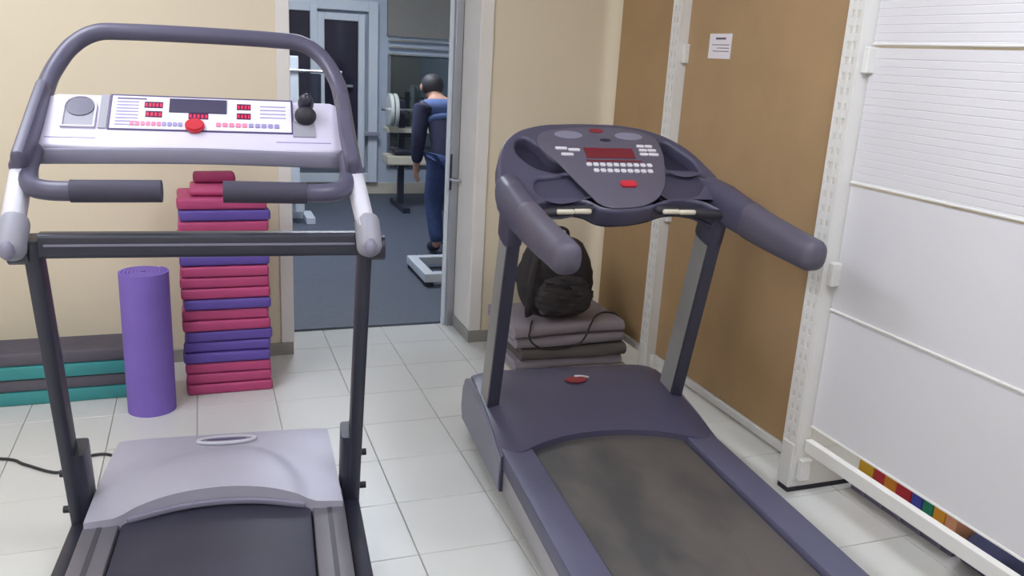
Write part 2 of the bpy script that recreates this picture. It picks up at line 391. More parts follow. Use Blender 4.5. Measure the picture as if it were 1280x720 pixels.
# ================================================================== RACK ON THE RIGHT
rk = empty('shelving_rack', (2.04, 2.31, 0))
tag(rk, 'tall white slotted shop rack with brown hardboard and white back panels', 'rack')
RX, RY = 2.04, 2.31
def upright(y0, zt=2.2, foot=True):
    bm = bmesh.new(); yy = y0 - RY
    box(bm, 0.006, 0.072, yy, yy + 0.075, 0.05, zt, bev=0.003, seg=1, mi=0)
    for a, b in ((0, .014), (.032, .043), (.061, .075)): box(bm, 0.0, 0.008, yy + a, yy + b, 0.03, zt, mi=0)
    z = 0.05
    while z < zt - 0.03:
        box(bm, 0.0012, 0.0055, yy + .013, yy + .062, z, z + 0.026, mi=0); z += 0.05
    u = obj('upright', bm, M_RACKW, rk)
    bm = bmesh.new(); box(bm, 0.0042, 0.0058, yy + .0142, yy + .0608, 0.05, zt - .02); obj('slot_back', bm, M_RACKSLOT, u)
    for z in (0.06, 0.82, 1.55):
        bm = bmesh.new(); box(bm, 0.02, 0.066, yy - 0.028, yy - 0.001, z, z + 0.085, bev=0.004, seg=1); obj('bracket', bm, M_RACKW, u)
    if foot:
        bm = bmesh.new()
        pf = [(-0.004, 0.02), (0.30, 0.02), (0.30, 0.055), (0.085, 0.20), (-0.004, 0.20)]
        v0 = [bm.verts.new((x, yy + .004, z)) for x, z in pf]; v1 = [bm.verts.new((x, yy + .071, z)) for x, z in pf]
        bm.faces.new(v0); bm.faces.new(v1[::-1])
        for k in range(5): bm.faces.new((v0[k], v0[(k + 1) % 5], v1[(k + 1) % 5], v1[k]))
        bmesh.ops.bevel(bm, geom=bm.edges[:], offset=0.004, segments=1, affect='EDGES')
        f = obj('foot', bm, M_RACKW, u)
        bm = bmesh.new(); box(bm, 0.0, 0.296, yy + .008, yy + .067, 0.0, 0.019); obj('foot_pad', bm, M_BLACKR, u)
        bm = bmesh.new(); cyl(bm, (0.045, yy + .002, 0.1), 0.009, 0.006, 'Y', 14); obj('bolt', bm, M_GREYB, u)
UY = (1.165, 2.31, 3.455)
for y in UY: upright(y)
def panel(y0, y1, z0, z1, m, ribbed=False, dx=0.052):
    bm = bmesh.new(); a, b = y0 - RY, y1 - RY
    if not ribbed:
        box(bm, dx, dx + 0.014, a, b, z0, z1, bev=0.0025, seg=1)
    else:
        prof = [(dx + 0.014, z0), (dx, z0)]; z = z0 + 0.012
        while z < z1 - 0.02:
            prof += [(dx, z), (dx + 0.0012, z + 0.001), (dx + 0.0012, z + 0.003), (dx, z + 0.004)]; z += 0.025
        prof += [(dx, z1), (dx + 0.014, z1)]
        v0 = [bm.verts.new((x, a, z)) for x, z in prof]; v1 = [bm.verts.new((x, b, z)) for x, z in prof]
        n = len(prof)
        for k in range(n): bm.faces.new((v0[k], v0[(k + 1) % n], v1[(k + 1) % n], v1[k]))
        bm.faces.new(v0[::-1]); bm.faces.new(v1)
    return obj('back_panel', bm, m, rk)
for k in range(4):
    z0 = 0.268 + 0.456 * k
    p = panel(1.243, 2.303, z0 + 0.004, z0 + 0.452, M_PANELW, k >= 2)
    bm = bmesh.new(); box(bm, 0.046, 0.056, 1.243 - RY, 2.303 - RY, z0 - 0.002 + 0.006, z0 + 0.012, bev=0.002, seg=1); obj('panel_lip', bm, M_RACKW, p)
bb = panel(2.392, 3.448, 0.146, 2.10, M_BROWN, dx=0.045)
bb['label'] = 'brown hardboard panel'
bb = panel(3.537, 4.12, 0.146, 2.10, M_BROWN, dx=0.045)
bb['label'] = 'narrow brown hardboard panel'
bb = panel(0.05, 1.158, 0.27, 2.10, M_PANELW, dx=0.052)
bm = bmesh.new(); box(bm, 0.036, 0.066, 1.243 - RY, 2.305 - RY, 0.172, 0.222, bev=0.003); obj('bottom_beam', bm, M_RACKW, rk)
bm = bmesh.new(); box(bm, 0.036, 0.066, 2.388 - RY, 3.452 - RY, 0.108, 0.142, bev=0.003); obj('bottom_beam', bm, M_RACKW, rk)
bm = bmesh.new(); box(bm, 0.036, 0.066, 3.533 - RY, 4.12 - RY, 0.108, 0.142, bev=0.003); obj('bottom_beam', bm, M_RACKW, rk)
bm = bmesh.new(); box(bm, 0.22, 0.245, 2.388 - RY, 3.452 - RY, 0.0, 0.09, bev=0.003); obj('kick_plate', bm, M_RACKSLOT, rk)
bm = bmesh.new(); box(bm, 0.036, 0.066, 1.243 - RY, 2.305 - RY, 2.10, 2.15, bev=0.003); obj('top_beam', bm, M_RACKW, rk)
# paper notice
pn = empty('paper_notice', (RX + 0.0445, 3.185, 1.577)); tag(pn, 'small white printed notice stuck on the brown hardboard panel', 'notice')
obj('sheet', bx(-0.0016, -0.0002, -0.083, 0.083, 0, 0.102), M_PAPER, pn)
for (y0, y1, z) in ((-.04, .035, .078), (-.07, .06, .055), (-.07, .02, .042), (-.07, .05, .029)):
    obj('print_line', bx(-0.002, -0.0016, y0, y1, z, z + (0.008 if z > .07 else 0.003)), M_INK, pn)

# things stored behind the white bay
cr = empty('storage_crate', (2.312, 1.803, 0)); tag(cr, 'blue grey plastic crate on the floor behind the white rack panels', 'crate')
bm = bmesh.new(); box(bm, 0, 0.36, 0, 0.48, 0.0, 0.008); box(bm, 0, 0.012, 0, .48, .009, .038); box(bm, .348, .36, 0, .48, .009, .038)
box(bm, .013, .347, 0, .012, .009, .038); box(bm, .013, .347, .468, .48, .009, .038); obj('body', bm, M_CRATE, cr)
bm = bmesh.new(); box(bm, -0.008, .368, -0.008, .488, .0385, .046, bev=0.003, seg=1); obj('lid', bm, M_CRATE, cr)
for k in range(5): obj('rib', bx(-0.006, -0.0005, .04 + .09 * k, .055 + .09 * k, .003, .036), M_GREYB, cr)
cols = [('yellow', (222, 172, 40)), ('red', (196, 50, 60)), ('orange', (224, 140, 40)), ('crimson', (190, 40, 56)), ('blue', (66, 72, 170)), ('green', (30, 134, 100)), ('amber', (232, 160, 40)), ('peach', (226, 160, 120))]
widths = [0.078, 0.052, 0.060, 0.072, 0.05, 0.048, 0.052, 0.05]
y = 2.272
for (cn, cc), wd in zip(cols, widths):
    y -= wd
    bm = bmesh.new(); box(bm, 0, 0.2, 0.001, wd - 0.001, 0, 0.085, bev=0.006)
    o = obj('foam_block', bm, mat('block_' + cn, cc, 0.6), None, 40, (2.318, y, 0.0465)); tag(o, cn + ' foam block in the colourful row behind the white rack', 'foam block', 'coloured blocks behind the rack')
bg = bmesh.new(); ball(bg, (0, 0, 0.07), 0.12, 0.10, 0.07, 24)
for v in bg.verts:
    v.co.x += 0.012 * math.sin(v.co.z * 60 + v.co.y * 30); v.co.z = max(0.0, v.co.z)
o = obj('cloth_bag', bg, M_NAVY, None, 60, (2.37, 1.685, 0)); tag(o, 'slumped navy cloth bag on the floor behind the white rack', 'bag')

# ================================================================== LEFT SIDE THINGS
for k in range(2):
    st = empty('aerobic_step', (-0.87, 3.90, 0.115 * k))
    tag(st, ['lower grey and teal aerobic step on the floor left of the violet roll', 'upper grey and teal aerobic step stacked left of the violet roll'][k], 'aerobic step', 'stacked aerobic steps')
    bm = bmesh.new(); box(bm, -0.53, 0.53, -0.115, 0.115, 0.0, 0.058, bev=0.008); obj('base', bm, M_TEAL, st, 40)
    bm = bmesh.new(); box(bm, -0.525, 0.525, -0.108, 0.108, 0.059, 0.113, bev=0.010); t = obj('platform', bm, M_STEPG, st, 40)
    bm = bmesh.new()
    for q in range(12): box(bm, -0.5, 0.5, -0.09 + q * .0155, -0.084 + q * .0155, 0.1125, 0.1145)
    if k: obj('grip_rib', bm, M_STEPG, t)
    else: bm.free()
# rolled mat: a real spiral
rl = empty('exercise_mat_roll', (-0.247, 3.64, 0)); tag(rl, 'violet foam exercise mat rolled up and standing on end', 'mat roll')
def spiral(r_out, th, turns, hgt):
    bm = bmesh.new(); n = int(turns * 40); inner = []; outer = []
    pitch = th * 1.28
    for i in range(n + 1):
        a = 2 * math.pi * i / 40; r = r_out - pitch * (turns * 1.0 - i / 40.0) if False else r_out - pitch * turns + pitch * i / 40.0
        c, s = math.cos(a + 0.8), math.sin(a + 0.8)
        inner.append(((r - th) * c, (r - th) * s)); outer.append((r * c, r * s))
    rows = []
    for pts, z in ((inner, 0), (outer, 0), (outer, hgt), (inner, hgt)):
        rows.append([bm.verts.new((p[0], p[1], z)) for p in pts])
    for k in range(4):
        A, B = rows[k], rows[(k + 1) % 4]
        for i in range(n): bm.faces.new((A[i], A[i + 1], B[i + 1], B[i]))
    bm.faces.new([r[0] for r in rows]); bm.faces.new([r[-1] for r in rows][::-1])
    return bm
obj('rolled_sheet', spiral(0.102, 0.0115, 6, 0.61), M_ROLL, rl, 40)

# stack of foam cushions
order = 'mmmpppmmpmmmpmmmpm'
for k, c in enumerate(order):
    w, d, h = 0.37 + random.uniform(-.006, .006), 0.30, 0.0485
    bm = bmesh.new(); box(bm, -w / 2, w / 2, -d / 2, d / 2, 0, h, bev=0.012, seg=3)
    bmesh.ops.subdivide_edges(bm, edges=[e for e in bm.edges if e.calc_length() > .2], cuts=5)
    for v in bm.verts:
        if v.co.z > h - 0.001: v.co.z -= 0.003 * (math.sin(v.co.x * 23 + k) ** 2)
        if v.co.z < 0.001: v.co.z += 0.0006
        v.co.x += 0.003 * math.sin(v.co.y * 30 + k * 2.3)
    nm = 'magenta' if c == 'm' else 'purple'
    pos = 'lowest' if k == 0 else ('topmost' if k == 17 else ORD[k] + ' from the bottom')
    o = obj('foam_cushion', bm, M_MAG if c == 'm' else M_PUR, None, 40,
            (0.078 + 0.004 * math.sin(k * 1.7), 3.895 + random.uniform(-.006, .006), 0.0495 * k), (0, 0, random.uniform(-.02, .02)))
    tag(o, f'{nm} foam cushion, {pos} of the tall stack by the wall', 'cushion', 'foam cushions in the tall stack')
o = obj('foam_cushion', bx(-0.14, 0.165, -0.12, 0.12, 0, 0.03, bev=0.012, seg=3), M_MAG, None, 40, (0.085, 3.92, 0.891))
tag(o, 'smaller magenta pad lying on top of the tall cushion stack', 'cushion', 'foam cushions in the tall stack')
bm = bmesh.new(); box(bm, -0.09, 0.09, -0.05, 0.05, 0, 0.045, bev=0.016, seg=3)
for v in bm.verts: v.co.z *= 1 + 0.15 * math.sin(v.co.x * 40)
o = obj('folded_cloth', bm, M_WINE, None, 60, (0.05, 4.0, 0.922)); tag(o, 'small wine red folded cloth on top of the cushion stack', 'cloth')
# power cord on the floor
pts = [(-1.5, 3.45, .006), (-1.1, 3.36, .006), (-0.749, 3.276, .006), (-0.66, 3.209, .006), (-0.57, 3.13, .006), (-0.522, 3.118, .006), (-0.474, 3.195, .006), (-0.423, 3.229, .006), (-0.36, 3.2, .006), (-0.30, 3.05, .006), (-0.27, 2.92, .006)]
o = obj('power_cord', tube(pts, 0.0055, seg=8), M_CORD, None, 60); tag(o, 'black power cord lying on the tiles left of the silver treadmill', 'cord')

# ================================================================== hood helper
def hood(w0, w1, yb, yf_side, yf_mid, zb, zmid, zf, z0, edge, power=3.0, bulge=None, nu=28, nv=18):
    """closed cover: w0/w1 half width back/front, front edge bowed from yf_side at the sides to yf_mid in the middle"""
    bm = bmesh.new(); top = []
    for j in range(nv + 1):
        v = j / nv; row = []
        for i in range(nu + 1):
            u = -1 + 2 * i / nu
            uu = math.copysign(abs(u) ** 0.75, u)
            w = w0 + (w1 - w0) * v
            yf = yf_side + (yf_mid - yf_side) * max(0, 1 - abs(u / 0.8) ** 2.2)
            y = yb + (yf - yb) * v
            z = zb * (1 - v) ** 2 + 2 * zmid * v * (1 - v) + zf * v * v
            z -= edge * abs(u) ** 8 + edge * 0.6 * (1 - v) ** 10
            if bulge: z += bulge * max(0, 1 - (u / 0.72) ** 2 - ((1 - v) / 0.72) ** 2) ** 0.6
            row.append(bm.verts.new((u * w, y, z)))
        top.append(row)
    for j in range(nv):
        for i in range(nu): bm.faces.new((top[j][i], top[j][i + 1], top[j + 1][i + 1], top[j + 1][i]))
    loop = top[0][:] + [top[j][nu] for j in range(1, nv + 1)] + top[nv][-2::-1] + [top[j][0] for j in range(nv - 1, 0, -1)]
    low = []
    for v in loop:
        low.append(bm.verts.new((v.co.x * 1.005, v.co.y, z0)))
    n = len(loop)
    for k in range(n): bm.faces.new((loop[k], low[k], low[(k + 1) % n], loop[(k + 1) % n]))
    bm.faces.new(low)
    return bm

# ================================================================== TREADMILL 1 (silver, left)
t1 = empty('treadmill', (0.012, 2.505, 0), math.radians(-4.5))
tag(t1, 'silver treadmill with black posts, lilac white console and looped top handle', 'treadmill')
def P1(name, bm, m, smooth=40, parent=None): return obj(name, bm, m, parent or t1, smooth)
CX = -0.03   # console sits a touch off the deck's centre line
# deck
P1('belt', bx(-0.272, 0.272, -1.30, 0.10, 0.135, 0.165, bev=0.012), M_BELT1)
P1('deck', bx(-0.268, 0.268, -1.26, 0.30, 0.095, 0.13), M_BLACK)
for s in (-1, 1):
    P1('side_rail', bx(min(s * .275, s * .372), max(s * .275, s * .372), -1.34, 0.0, 0.07, 0.170, bev=0.008), M_RAILG)
    P1('rail_groove', bx(min(s * .318, s * .332), max(s * .318, s * .332), -1.33, -0.02, 0.166, 0.1715), M_RAILD)
    P1('base_beam', bx(min(s * .378, s * .428), max(s * .378, s * .428), -0.62, 0.16, 0.02, 0.12, bev=0.008), M_BLACK)
    P1('foot', bx(min(s * .383, s * .423), max(s * .383, s * .423), -0.6, -0.54, 0.0, 0.019, bev=0.003), M_BLACKR)
    P1('foot', bx(min(s * .383, s * .423), max(s * .383, s * .423), 0.08, 0.14, 0.0, 0.019, bev=0.003), M_BLACKR)
    # post leaning back towards the runner
    bm = bmesh.new(); sweep(bm, [(s * .408, 0.035, 0.06), (s * .432, -0.098, 1.02)], 0.020, 0.034, seg=16, up=(0, 1, 0), round_end=False, smooth_n=0, power=6)
    P1('post', bm, M_BLACK)
    bm = bmesh.new(); sweep(bm, [(s * .398, 0.05, 0.07), (s * .402, 0.015, 0.36)], 0.032, 0.05, seg=16, up=(0, 1, 0), round_end=False, smooth_n=0, power=6)
    br = P1('post_bracket', bm, M_BLACK)
    for z in (0.15, 0.27):
        bm = bmesh.new(); cyl(bm, (s * .442, 0.03, z), 0.011, 0.022, 'X', 12); obj('bolt', bm, M_BLACKR, br, 40)
P1('rear_roller_cover', bx(-0.385, 0.385, -1.42, -1.345, 0.05, 0.16, bev=0.02), M_RAILG)
P1('rear_foot', bx(-0.36, -0.30, -1.41, -1.36, 0.0, 0.049), M_BLACKR); P1('rear_foot', bx(0.30, 0.36, -1.41, -1.36, 0.0, 0.049), M_BLACKR)
# motor hood
P1('motor_hood', hood(0.348, 0.366, 0.375, -0.13, -0.045, 0.208, 0.222, 0.195, 0.06, 0.006, bulge=0.03), M_SILVER, 50)
bm = bmesh.new(); sweep(bm, [(-0.25, -0.105, 0.172), (-0.12, -0.068, 0.178), (0, -0.057, 0.18), (0.12, -0.068, 0.178), (0.25, -0.105, 0.172)], 0.008, 0.01, seg=8)
P1('hood_lip', bm, M_GREYB)
EM = Matrix.Translation((0.005, 0.30, 0.2125)) @ Matrix.Rotation(math.radians(-2), 4, 'X')
em = plate('emblem', [ell(0, 0, 0.10, 0.032), ell(0, 0, 0.086, 0.02)], 0, 0.009, M_SILVERL, t1, EM, bevel=0.002)
plate('emblem_plate', [ell(0, 0, 0.084, 0.019)], 0.0, 0.006, M_GREYB, em, EM)
plate('emblem_stripe', [ell(0, 0, 0.065, 0.005)], 0.006, 0.0075, M_LINE, em, EM)
# crossbar between the posts
P1('crossbar', tube([(-.413, -0.098, 1.0), (.413, -0.098, 1.0)], 0.026, 0.034, seg=18, round_end=False, smooth_n=0, power=5), M_BLACK)
P1('crossbar_ridge', bx(-.40, .40, -0.1255, -0.1215, 1.001, 1.007), M_GREYB)
# frame loop
for s in (-1, 1):
    bm = bmesh.new(); cyl(bm, (s * .462, -0.10, 0.985), 0.036, 0.05, 'X', 20); jk = P1('joint_knob', bm, M_BLACK)
    bm = bmesh.new(); sweep(bm, [(CX * .6 + s * .452, -0.12, 1.045), (CX + s * .438, 0.035, 1.195)], 0.027, 0.033, seg=18, up=(0, 1, 0), round_end=True, smooth_n=0, power=2.6)
    sl = P1('sleeve', bm, M_SILVERL)
    bm = bmesh.new(); sweep(bm, [(CX * .5 + s * .454, -0.15, 1.0), (CX * .5 + s * .452, -0.10, 1.06)], 0.036, 0.043, seg=18, up=(0, 1, 0), smooth_n=0); obj('sleeve_collar', bm, M_GREYL, sl, 40)
    bm = bmesh.new(); ball(bm, (CX * .5 + s * .454, -0.18, 1.005), 0.018, 0.02, 0.026); obj('sleeve_screw', bm, M_GREYB, sl, 40)
    # side plate between tube and console
    bm = bmesh.new(); sweep(bm, [(CX + s * .436, 0.0, 1.19), (CX + s * .43, 0.14, 1.28), (CX + s * .425, 0.27, 1.36)], 0.022, 0.055, seg=16, up=(0, 1, 0), power=3)
    P1('side_cover', bm, M_FRAMET)
loop = [(-.44, 0.0, 1.19), (-.432, 0.14, 1.28), (-.425, 0.27, 1.37), (-.415, 0.36, 1.43), (-.375, 0.43, 1.50), (-.31, 0.455, 1.543), (-.22, 0.46, 1.551), (0, 0.46, 1.553)]
loop = [(x + CX, y, z) for x, y, z in loop] + [(-x + CX, y, z) for x, y, z in loop[-2::-1]]
P1('loop_handle', tube(loop, 0.0255, seg=16), M_FRAMET)
# console
CF = slope_frame((CX, 0.085, 1.236), 38.5)
L = 0.218
def rect(x0, x1, y0, y1): return [(x0, y0), (x1, y0), (x1, y1), (x0, y1)]
cb = plate('console', [[(-.425, 0.005), (-.2, -.002), (0, 0.0), (.2, -.002), (.425, 0.005), (.42, .1), (.41, .205), (.385, L), (0, L + .003), (-.385, L), (-.41, .205), (-.42, .1)]], -0.06, 0.0, M_CONSW, t1, CF, bevel=0.01, smooth_curve=False)
# front lip band, arched, under the front edge
bm = bmesh.new(); sweep(bm, [(CX - .42, 0.108, 1.208), (CX - .2, 0.096, 1.214), (CX, 0.092, 1.217), (CX + .2, 0.096, 1.214), (CX + .42, 0.108, 1.208)], 0.02, 0.023, seg=16, power=5)
P1('front_band', bm, M_GREYB)
def on1(name, outl, z0, z1, m, parent=cb, bevel=0.0, sc=False): return plate(name, outl, z0, z1, m, parent, CF, bevel=bevel, smooth_curve=sc)
fp = on1('face_panel', [rect(-.24, .268, .074, .214)], 0.0, 0.0025, M_FACEW)
fl_ = on1('panel_border', [rect(-.243, .271, .0715, .2165), rect(-.238, .266, .0765, .2115)], 0.0, 0.003, M_LINE)
on1('display', [rect(-.082, .079, .147, .205)], 0.0025, 0.005, M_LCD)
for (x, y, w) in ((-.125, .175, .05), (-.123, .136, .045), (0.0, .133, .055), (.128, .178, .04), (.128, .138, .04)):
    lw = on1('led_window', [rect(x - w / 2, x + w / 2, y - .011, y + .013)], 0.0025, 0.0045, M_LEDOFF)
    n = 4 if w < .05 else 5
    for q in range(n):
        xx = x - w / 2 + w * (q + .25) / n
        plate('digit', [rect(xx, xx + w / n * .55, y - .008, y + .006)], 0.0045, 0.0055, M_LED, lw, CF, smooth_curve=False)
for q in range(8): on1('print_line', [rect(-.225, -.165, .09 + q * .0135, .0945 + q * .0135)], 0.0025, 0.0035, M_LBLUE)
on1('print_line', [rect(-.225, -.145, .198, .203)], 0.0025, 0.0035, M_LINE)
for q in range(10):
    on1('key', [rr(-.185 + q * .0145, -.185 + q * .0145 + .011, .089, .105, .003, 2)], 0.0025, 0.005, M_PINKP if q < 6 else M_LBLUE)
    on1('key', [rr(.05 + q * .0185, .05 + q * .0185 + .014, .092, .108, .003, 2)], 0.0025, 0.005, M_PINKP if q < 5 else M_LBLUE)
for q in range(4): on1('print_line', [rect(.175, .25, .135 + q * .016, .1385 + q * .016)], 0.0025, 0.0035, M_LBLUE)
bm = bmesh.new(); cyl(bm, (0, 0, 0), 0.027, 0.016, 'Z', 24); bmesh.ops.bevel(bm, geom=[e for e in bm.edges if len(e.link_faces) == 2 and e.calc_face_angle() > 1], offset=0.004, segments=2, affect='EDGES')
bm.transform(CF @ Matrix.Translation((-.008, .088, .009))); obj('stop_button', bm, M_RED, cb, 40)
# cup tray on the left: arch-shaped recessed tray with rim
arch = [(-.365, .075), (-.275, .075), (-.275, .16)] + [(-.32 + .045 * math.cos(a), .16 + .045 * math.sin(a)) for a in [math.pi * k / 10 for k in range(1, 10)]] + [(-.365, .16)]
on1('cup_tray_rim', [arch, [((x + .32) * .86 - .32, (y - .135) * .9 + .135) for x, y in arch]], 0.0, 0.008, M_CONSW, bevel=0.002)
on1('cup_tray', [[((x + .32) * .86 - .32, (y - .135) * .9 + .135) for x, y in arch]], 0.0, 0.003, M_GREYL)
on1('cup_tray_well', [ell(-.32, .157, .037, .036)], 0.003, 0.006, M_FRAMET)
on1('side_strip', [rect(-.268, -.246, .075, .213)], 0.0, 0.004, M_GREYL)
# right: slotted tray with a black double-bulb knob
on1('key_tray', [rect(.27, .335, .06, .125)], 0.0, 0.004, M_GREYL)
bm = bmesh.new(); ball(bm, (0, 0, 0.018), 0.033, 0.030, 0.028); bm.transform(CF @ Matrix.Translation((.308, .135, 0))); kb = obj('knob', bm, M_BLACKR, cb, 60)
bm = bmesh.new(); ball(bm, (0, 0, 0.04), 0.024, 0.022, 0.035); bm.transform(CF @ Matrix.Translation((.310, .172, -.006))); obj('knob_cap', bm, M_BLACK, kb, 60)
for x0, x1 in ((-.40, -.27), (.22, .38)): on1('print_line', [rect(x0, x1, .036, .039)], 0.0, 0.001, M_LBLUE)
# hand grips
for s in (-1, 1):
    pts = [(s * .425 + CX, 0.09, 1.225), (s * .425 + CX, 0.02, 1.18), (s * .405 + CX, -0.045, 1.15), (s * .355 + CX, -0.085, 1.143), (s * .27 + CX, -0.095, 1.143), (s * .10 + CX, -0.095, 1.145)]
    g = P1('hand_grip', tube(pts, 0.0265, seg=16), M_FRAMET)
    obj('grip_foam', tube([(s * .30 + CX, -0.095, 1.143), (s * .078 + CX, -0.095, 1.145)], 0.030, seg=18, smooth_n=0, round_end=False), M_FOAM, g, 40)

# ================================================================== TREADMILL 2 (slate, right)
t2 = empty('treadmill', (1.395, 2.8, 0), math.radians(-4.7))
tag(t2, 'dark slate treadmill with arched console and grey posts beside the white rack', 'treadmill')
def P2(name, bm, m, smooth=40, parent=None): return obj(name, bm, m, parent or t2, smooth)
P2('belt', bx(-0.297, 0.297, -1.86, -0.1, 0.15, 0.182, bev=0.012), M_BELT2)
P2('deck', bx(-0.292, 0.292, -1.8, 0.2, 0.10, 0.145), M_BLACK)
for s in (-1, 1):
    P2('deck_rail', bx(min(s * .303, s * .418), max(s * .303, s * .418), -1.9, -0.25, 0.13, 0.198, bev=0.008), M_T2RAIL)
    P2('side_skirt', bx(min(s * .395, s * .414), max(s * .395, s * .414), -1.88, -0.24, 0.045, 0.128, bev=0.004), M_T2SIDE)
    P2('rear_foot', bx(min(s * .33, s * .38), max(s * .33, s * .38), -1.86, -1.78, 0.0, 0.129), M_BLACKR)
P2('rear_cap', bx(-0.425, 0.425, -1.97, -1.903, 0.05, 0.19, bev=0.02), M_T2D)
P2('motor_hood', hood(0.405, 0.425, 0.27, -0.325, -0.215, 0.285, 0.275, 0.205, 0.05, 0.02, nv=22), M_T2, 50)
P2('hood_base', bx(-0.40, 0.40, -0.2, 0.33, 0.0, 0.06, bev=0.015), M_T2D)
for s in (-1, 1):
    bm = bmesh.new()
    pf = [(-.325, .05), (.30, .05), (.325, .10), (.31, .19), (.27, .246), (.1, .25), (-.15, .215), (-.325, .18)]
    a, b = (s * .398, s * .431)
    v0 = [bm.verts.new((a, y, z)) for y, z in pf]; v1 = [bm.verts.new((b, y, z)) for y, z in pf]
    bm.faces.new(v0); bm.faces.new(v1[::-1])
    for k in range(len(pf)): bm.faces.new((v0[k], v0[(k + 1) % len(pf)], v1[(k + 1) % len(pf)], v1[k]))
    bmesh.ops.bevel(bm, geom=bm.edges[:], offset=0.005, segments=2, affect='EDGES')
    P2('hood_side', bm, M_T2SIDEB)
    # post: wide grey sides, dark face towards the runner
    bm = bmesh.new()
    a, b = s * .385 - .021, s * .385 + .021
    for (y0, z0), (y1, z1) in (((0.045, 0.2), (-0.15, 1.0)),):
        vs_ = [bm.verts.new((x, y + dy, z)) for (y, z) in ((y0, z0), (y1, z1)) for dy in (-0.052, 0.065) for x in (a, b)]
        for q in ((0, 2, 3, 1), (4, 5, 7, 6), (0, 1, 5, 4), (2, 6, 7, 3), (0, 4, 6, 2), (1, 3, 7, 5)): bm.faces.new([vs_[i] for i in q])
    bmesh.ops.bevel(bm, geom=bm.edges[:], offset=0.006, segments=2, affect='EDGES')
    po = P2('post', bm, M_POST)
    bm = bmesh.new()
    vs_ = [bm.verts.new((x, y + dy, z)) for (y, z) in ((0.045, 0.2), (-0.15, 1.0)) for dy in (-0.066, -0.05) for x in (a - .001, b + .001)]
    for q in ((0, 2, 3, 1), (4, 5, 7, 6), (0, 1, 5, 4), (2, 6, 7, 3), (0, 4, 6, 2), (1, 3, 7, 5)): bm.faces.new([vs_[i] for i in q])
    obj('post_face', bm, M_POSTD, po)
    bm = bmesh.new(); sweep(bm, [(s * .385, -0.135, 0.93), (s * .388, -0.165, 1.06)], 0.034, 0.066, seg=16, up=(0, 1, 0), smooth_n=0, power=4)
    P2('post_head', bm, M_T2D)
    # handlebar arm
    ex = .026
    arm = [(s * .37, -0.03, 1.118), (s * .388, -0.10, 1.09), (s * .398 + ex * .2, -0.19, 1.066), (s * .402 + ex * .4, -0.32, 1.043), (s * .402 + ex * .7, -0.50, 1.018), (s * .402 + ex, -0.71, 1.0)]
    ar = P2('handlebar', tube(arm, [.036, .048, .050, .046, .043, .041], [.042, .06, .070, .064, .055, .048], seg=20, power=2.6), M_T2)
    obj('grip_sleeve', tube([(s * .402 + ex * .45, -0.36, 1.037), (s * .402 + ex * .7, -0.50, 1.018), (s * .402 + ex, -0.715, 0.9995)], .0445, [.064, .058, .0505], seg=20, power=2.6), M_GRIP2, ar, 50)
BM2 = Matrix.Translation((0, 0.225, 0.276)) @ Matrix.Rotation(math.radians(-3), 4, 'X')
EMB = Matrix.Translation((0.0, 0.115, 0.2755)) @ Matrix.Rotation(math.radians(6), 4, 'X')
em = plate('badge', [ell(0, 0, 0.046, 0.024)], 0, 0.006, M_DRED, t2, EMB, bevel=0.0015)
plate('badge_swoosh', [[(0.0, .024), (.03, .03), (.055, .018), (.06, .012), (.04, .022)]], 0.001, 0.007, M_KEY, em, EMB)
# console
F2 = slope_frame((0.0, -0.241, 1.052), 33.25)
outer = [(-.30, .035), (-.37, .0), (-.425, .03), (-.425, .165), (-.40, .29), (-.335, .395), (-.235, .45), (-.12, .469), (0.01, .474), (.13, .468), (.24, .435), (.335, .36), (.395, .25), (.43, .12), (.43, .02), (.37, -.005), (.30, .035), (.20, .045), (.10, .012), (0.0, -.006), (-.09, .0), (-.14, .035), (-.22, .045)]
cupL = [(-.30, .375), (-.25, .335), (-.215, .26), (-.15, .205), (-.25, .198), (-.315, .25), (-.335, .33)]
cupR = [(.25, .37), (.31, .325), (.355, .23), (.345, .205), (.24, .205), (.235, .29)]
padL = [(-.30, .14), (-.24, .16), (-.13, .165), (-.105, .09), (-.15, .06), (-.28, .055)]
padR = [(.20, .185), (.28, .195), (.345, .18), (.32, .10), (.26, .07), (.17, .075)]
c2 = plate('console', [outer, cupL, cupR, padL, padR], -0.075, 0.0, M_T2, t2, F2, bevel=0.012)
def on2(name, outl, z0, z1, m, bevel=0.0, sc=True, parent=c2): return plate(name, outl, z0, z1, m, parent, F2, bevel=bevel, smooth_curve=sc)
def grow(pl, f):
    cx = sum(p[0] for p in pl) / len(pl); cy = sum(p[1] for p in pl) / len(pl)
    return [(cx + (p[0] - cx) * f, cy + (p[1] - cy) * f) for p in pl]
on2('console_back', [grow(outer, 0.96)], -0.085, -0.0755, M_T2D)
for cup in (cupL, cupR): on2('cup_holder', [grow(cup, 1.1)], -0.06, -0.045, M_T2PAD)
for pd in (padL, padR): on2('hand_rest', [grow(pd, 1.12)], -0.03, -0.016, M_T2D)
face = [(-.25, .35), (-.22, .40), (-.145, .425), (0.0, .44), (.15, .43), (.225, .39), (.235, .33), (.215, .22), (.165, .09), (.10, .03), (0.0, .004), (-.085, .015), (-.125, .08), (-.19, .22)]
fc = on2('face_plate', [face], 0.0, 0.007, M_T2FACE, bevel=0.003)
def on2f(name, outl, z1, m, sc=False): return on2(name, outl, 0.007, z1, m, sc=sc, parent=c2)
on2f('display', [rect(-.08, .112, .262, .318)], 0.009, M_T2LED)
on2f('display_line', [rect(-.085, .13, .243, .251)], 0.0085, M_T2LED)
on2f('logo', [ell(-.002, .418, .03, .012)], 0.009, M_DRED, True)
on2f('logo', [ell(.02, .365, .022, .008)], 0.0085, M_T2PAD, True)
on2f('speaker_grille', [ell(-.12, .39, .055, .022)], 0.0085, M_GREYB, True)
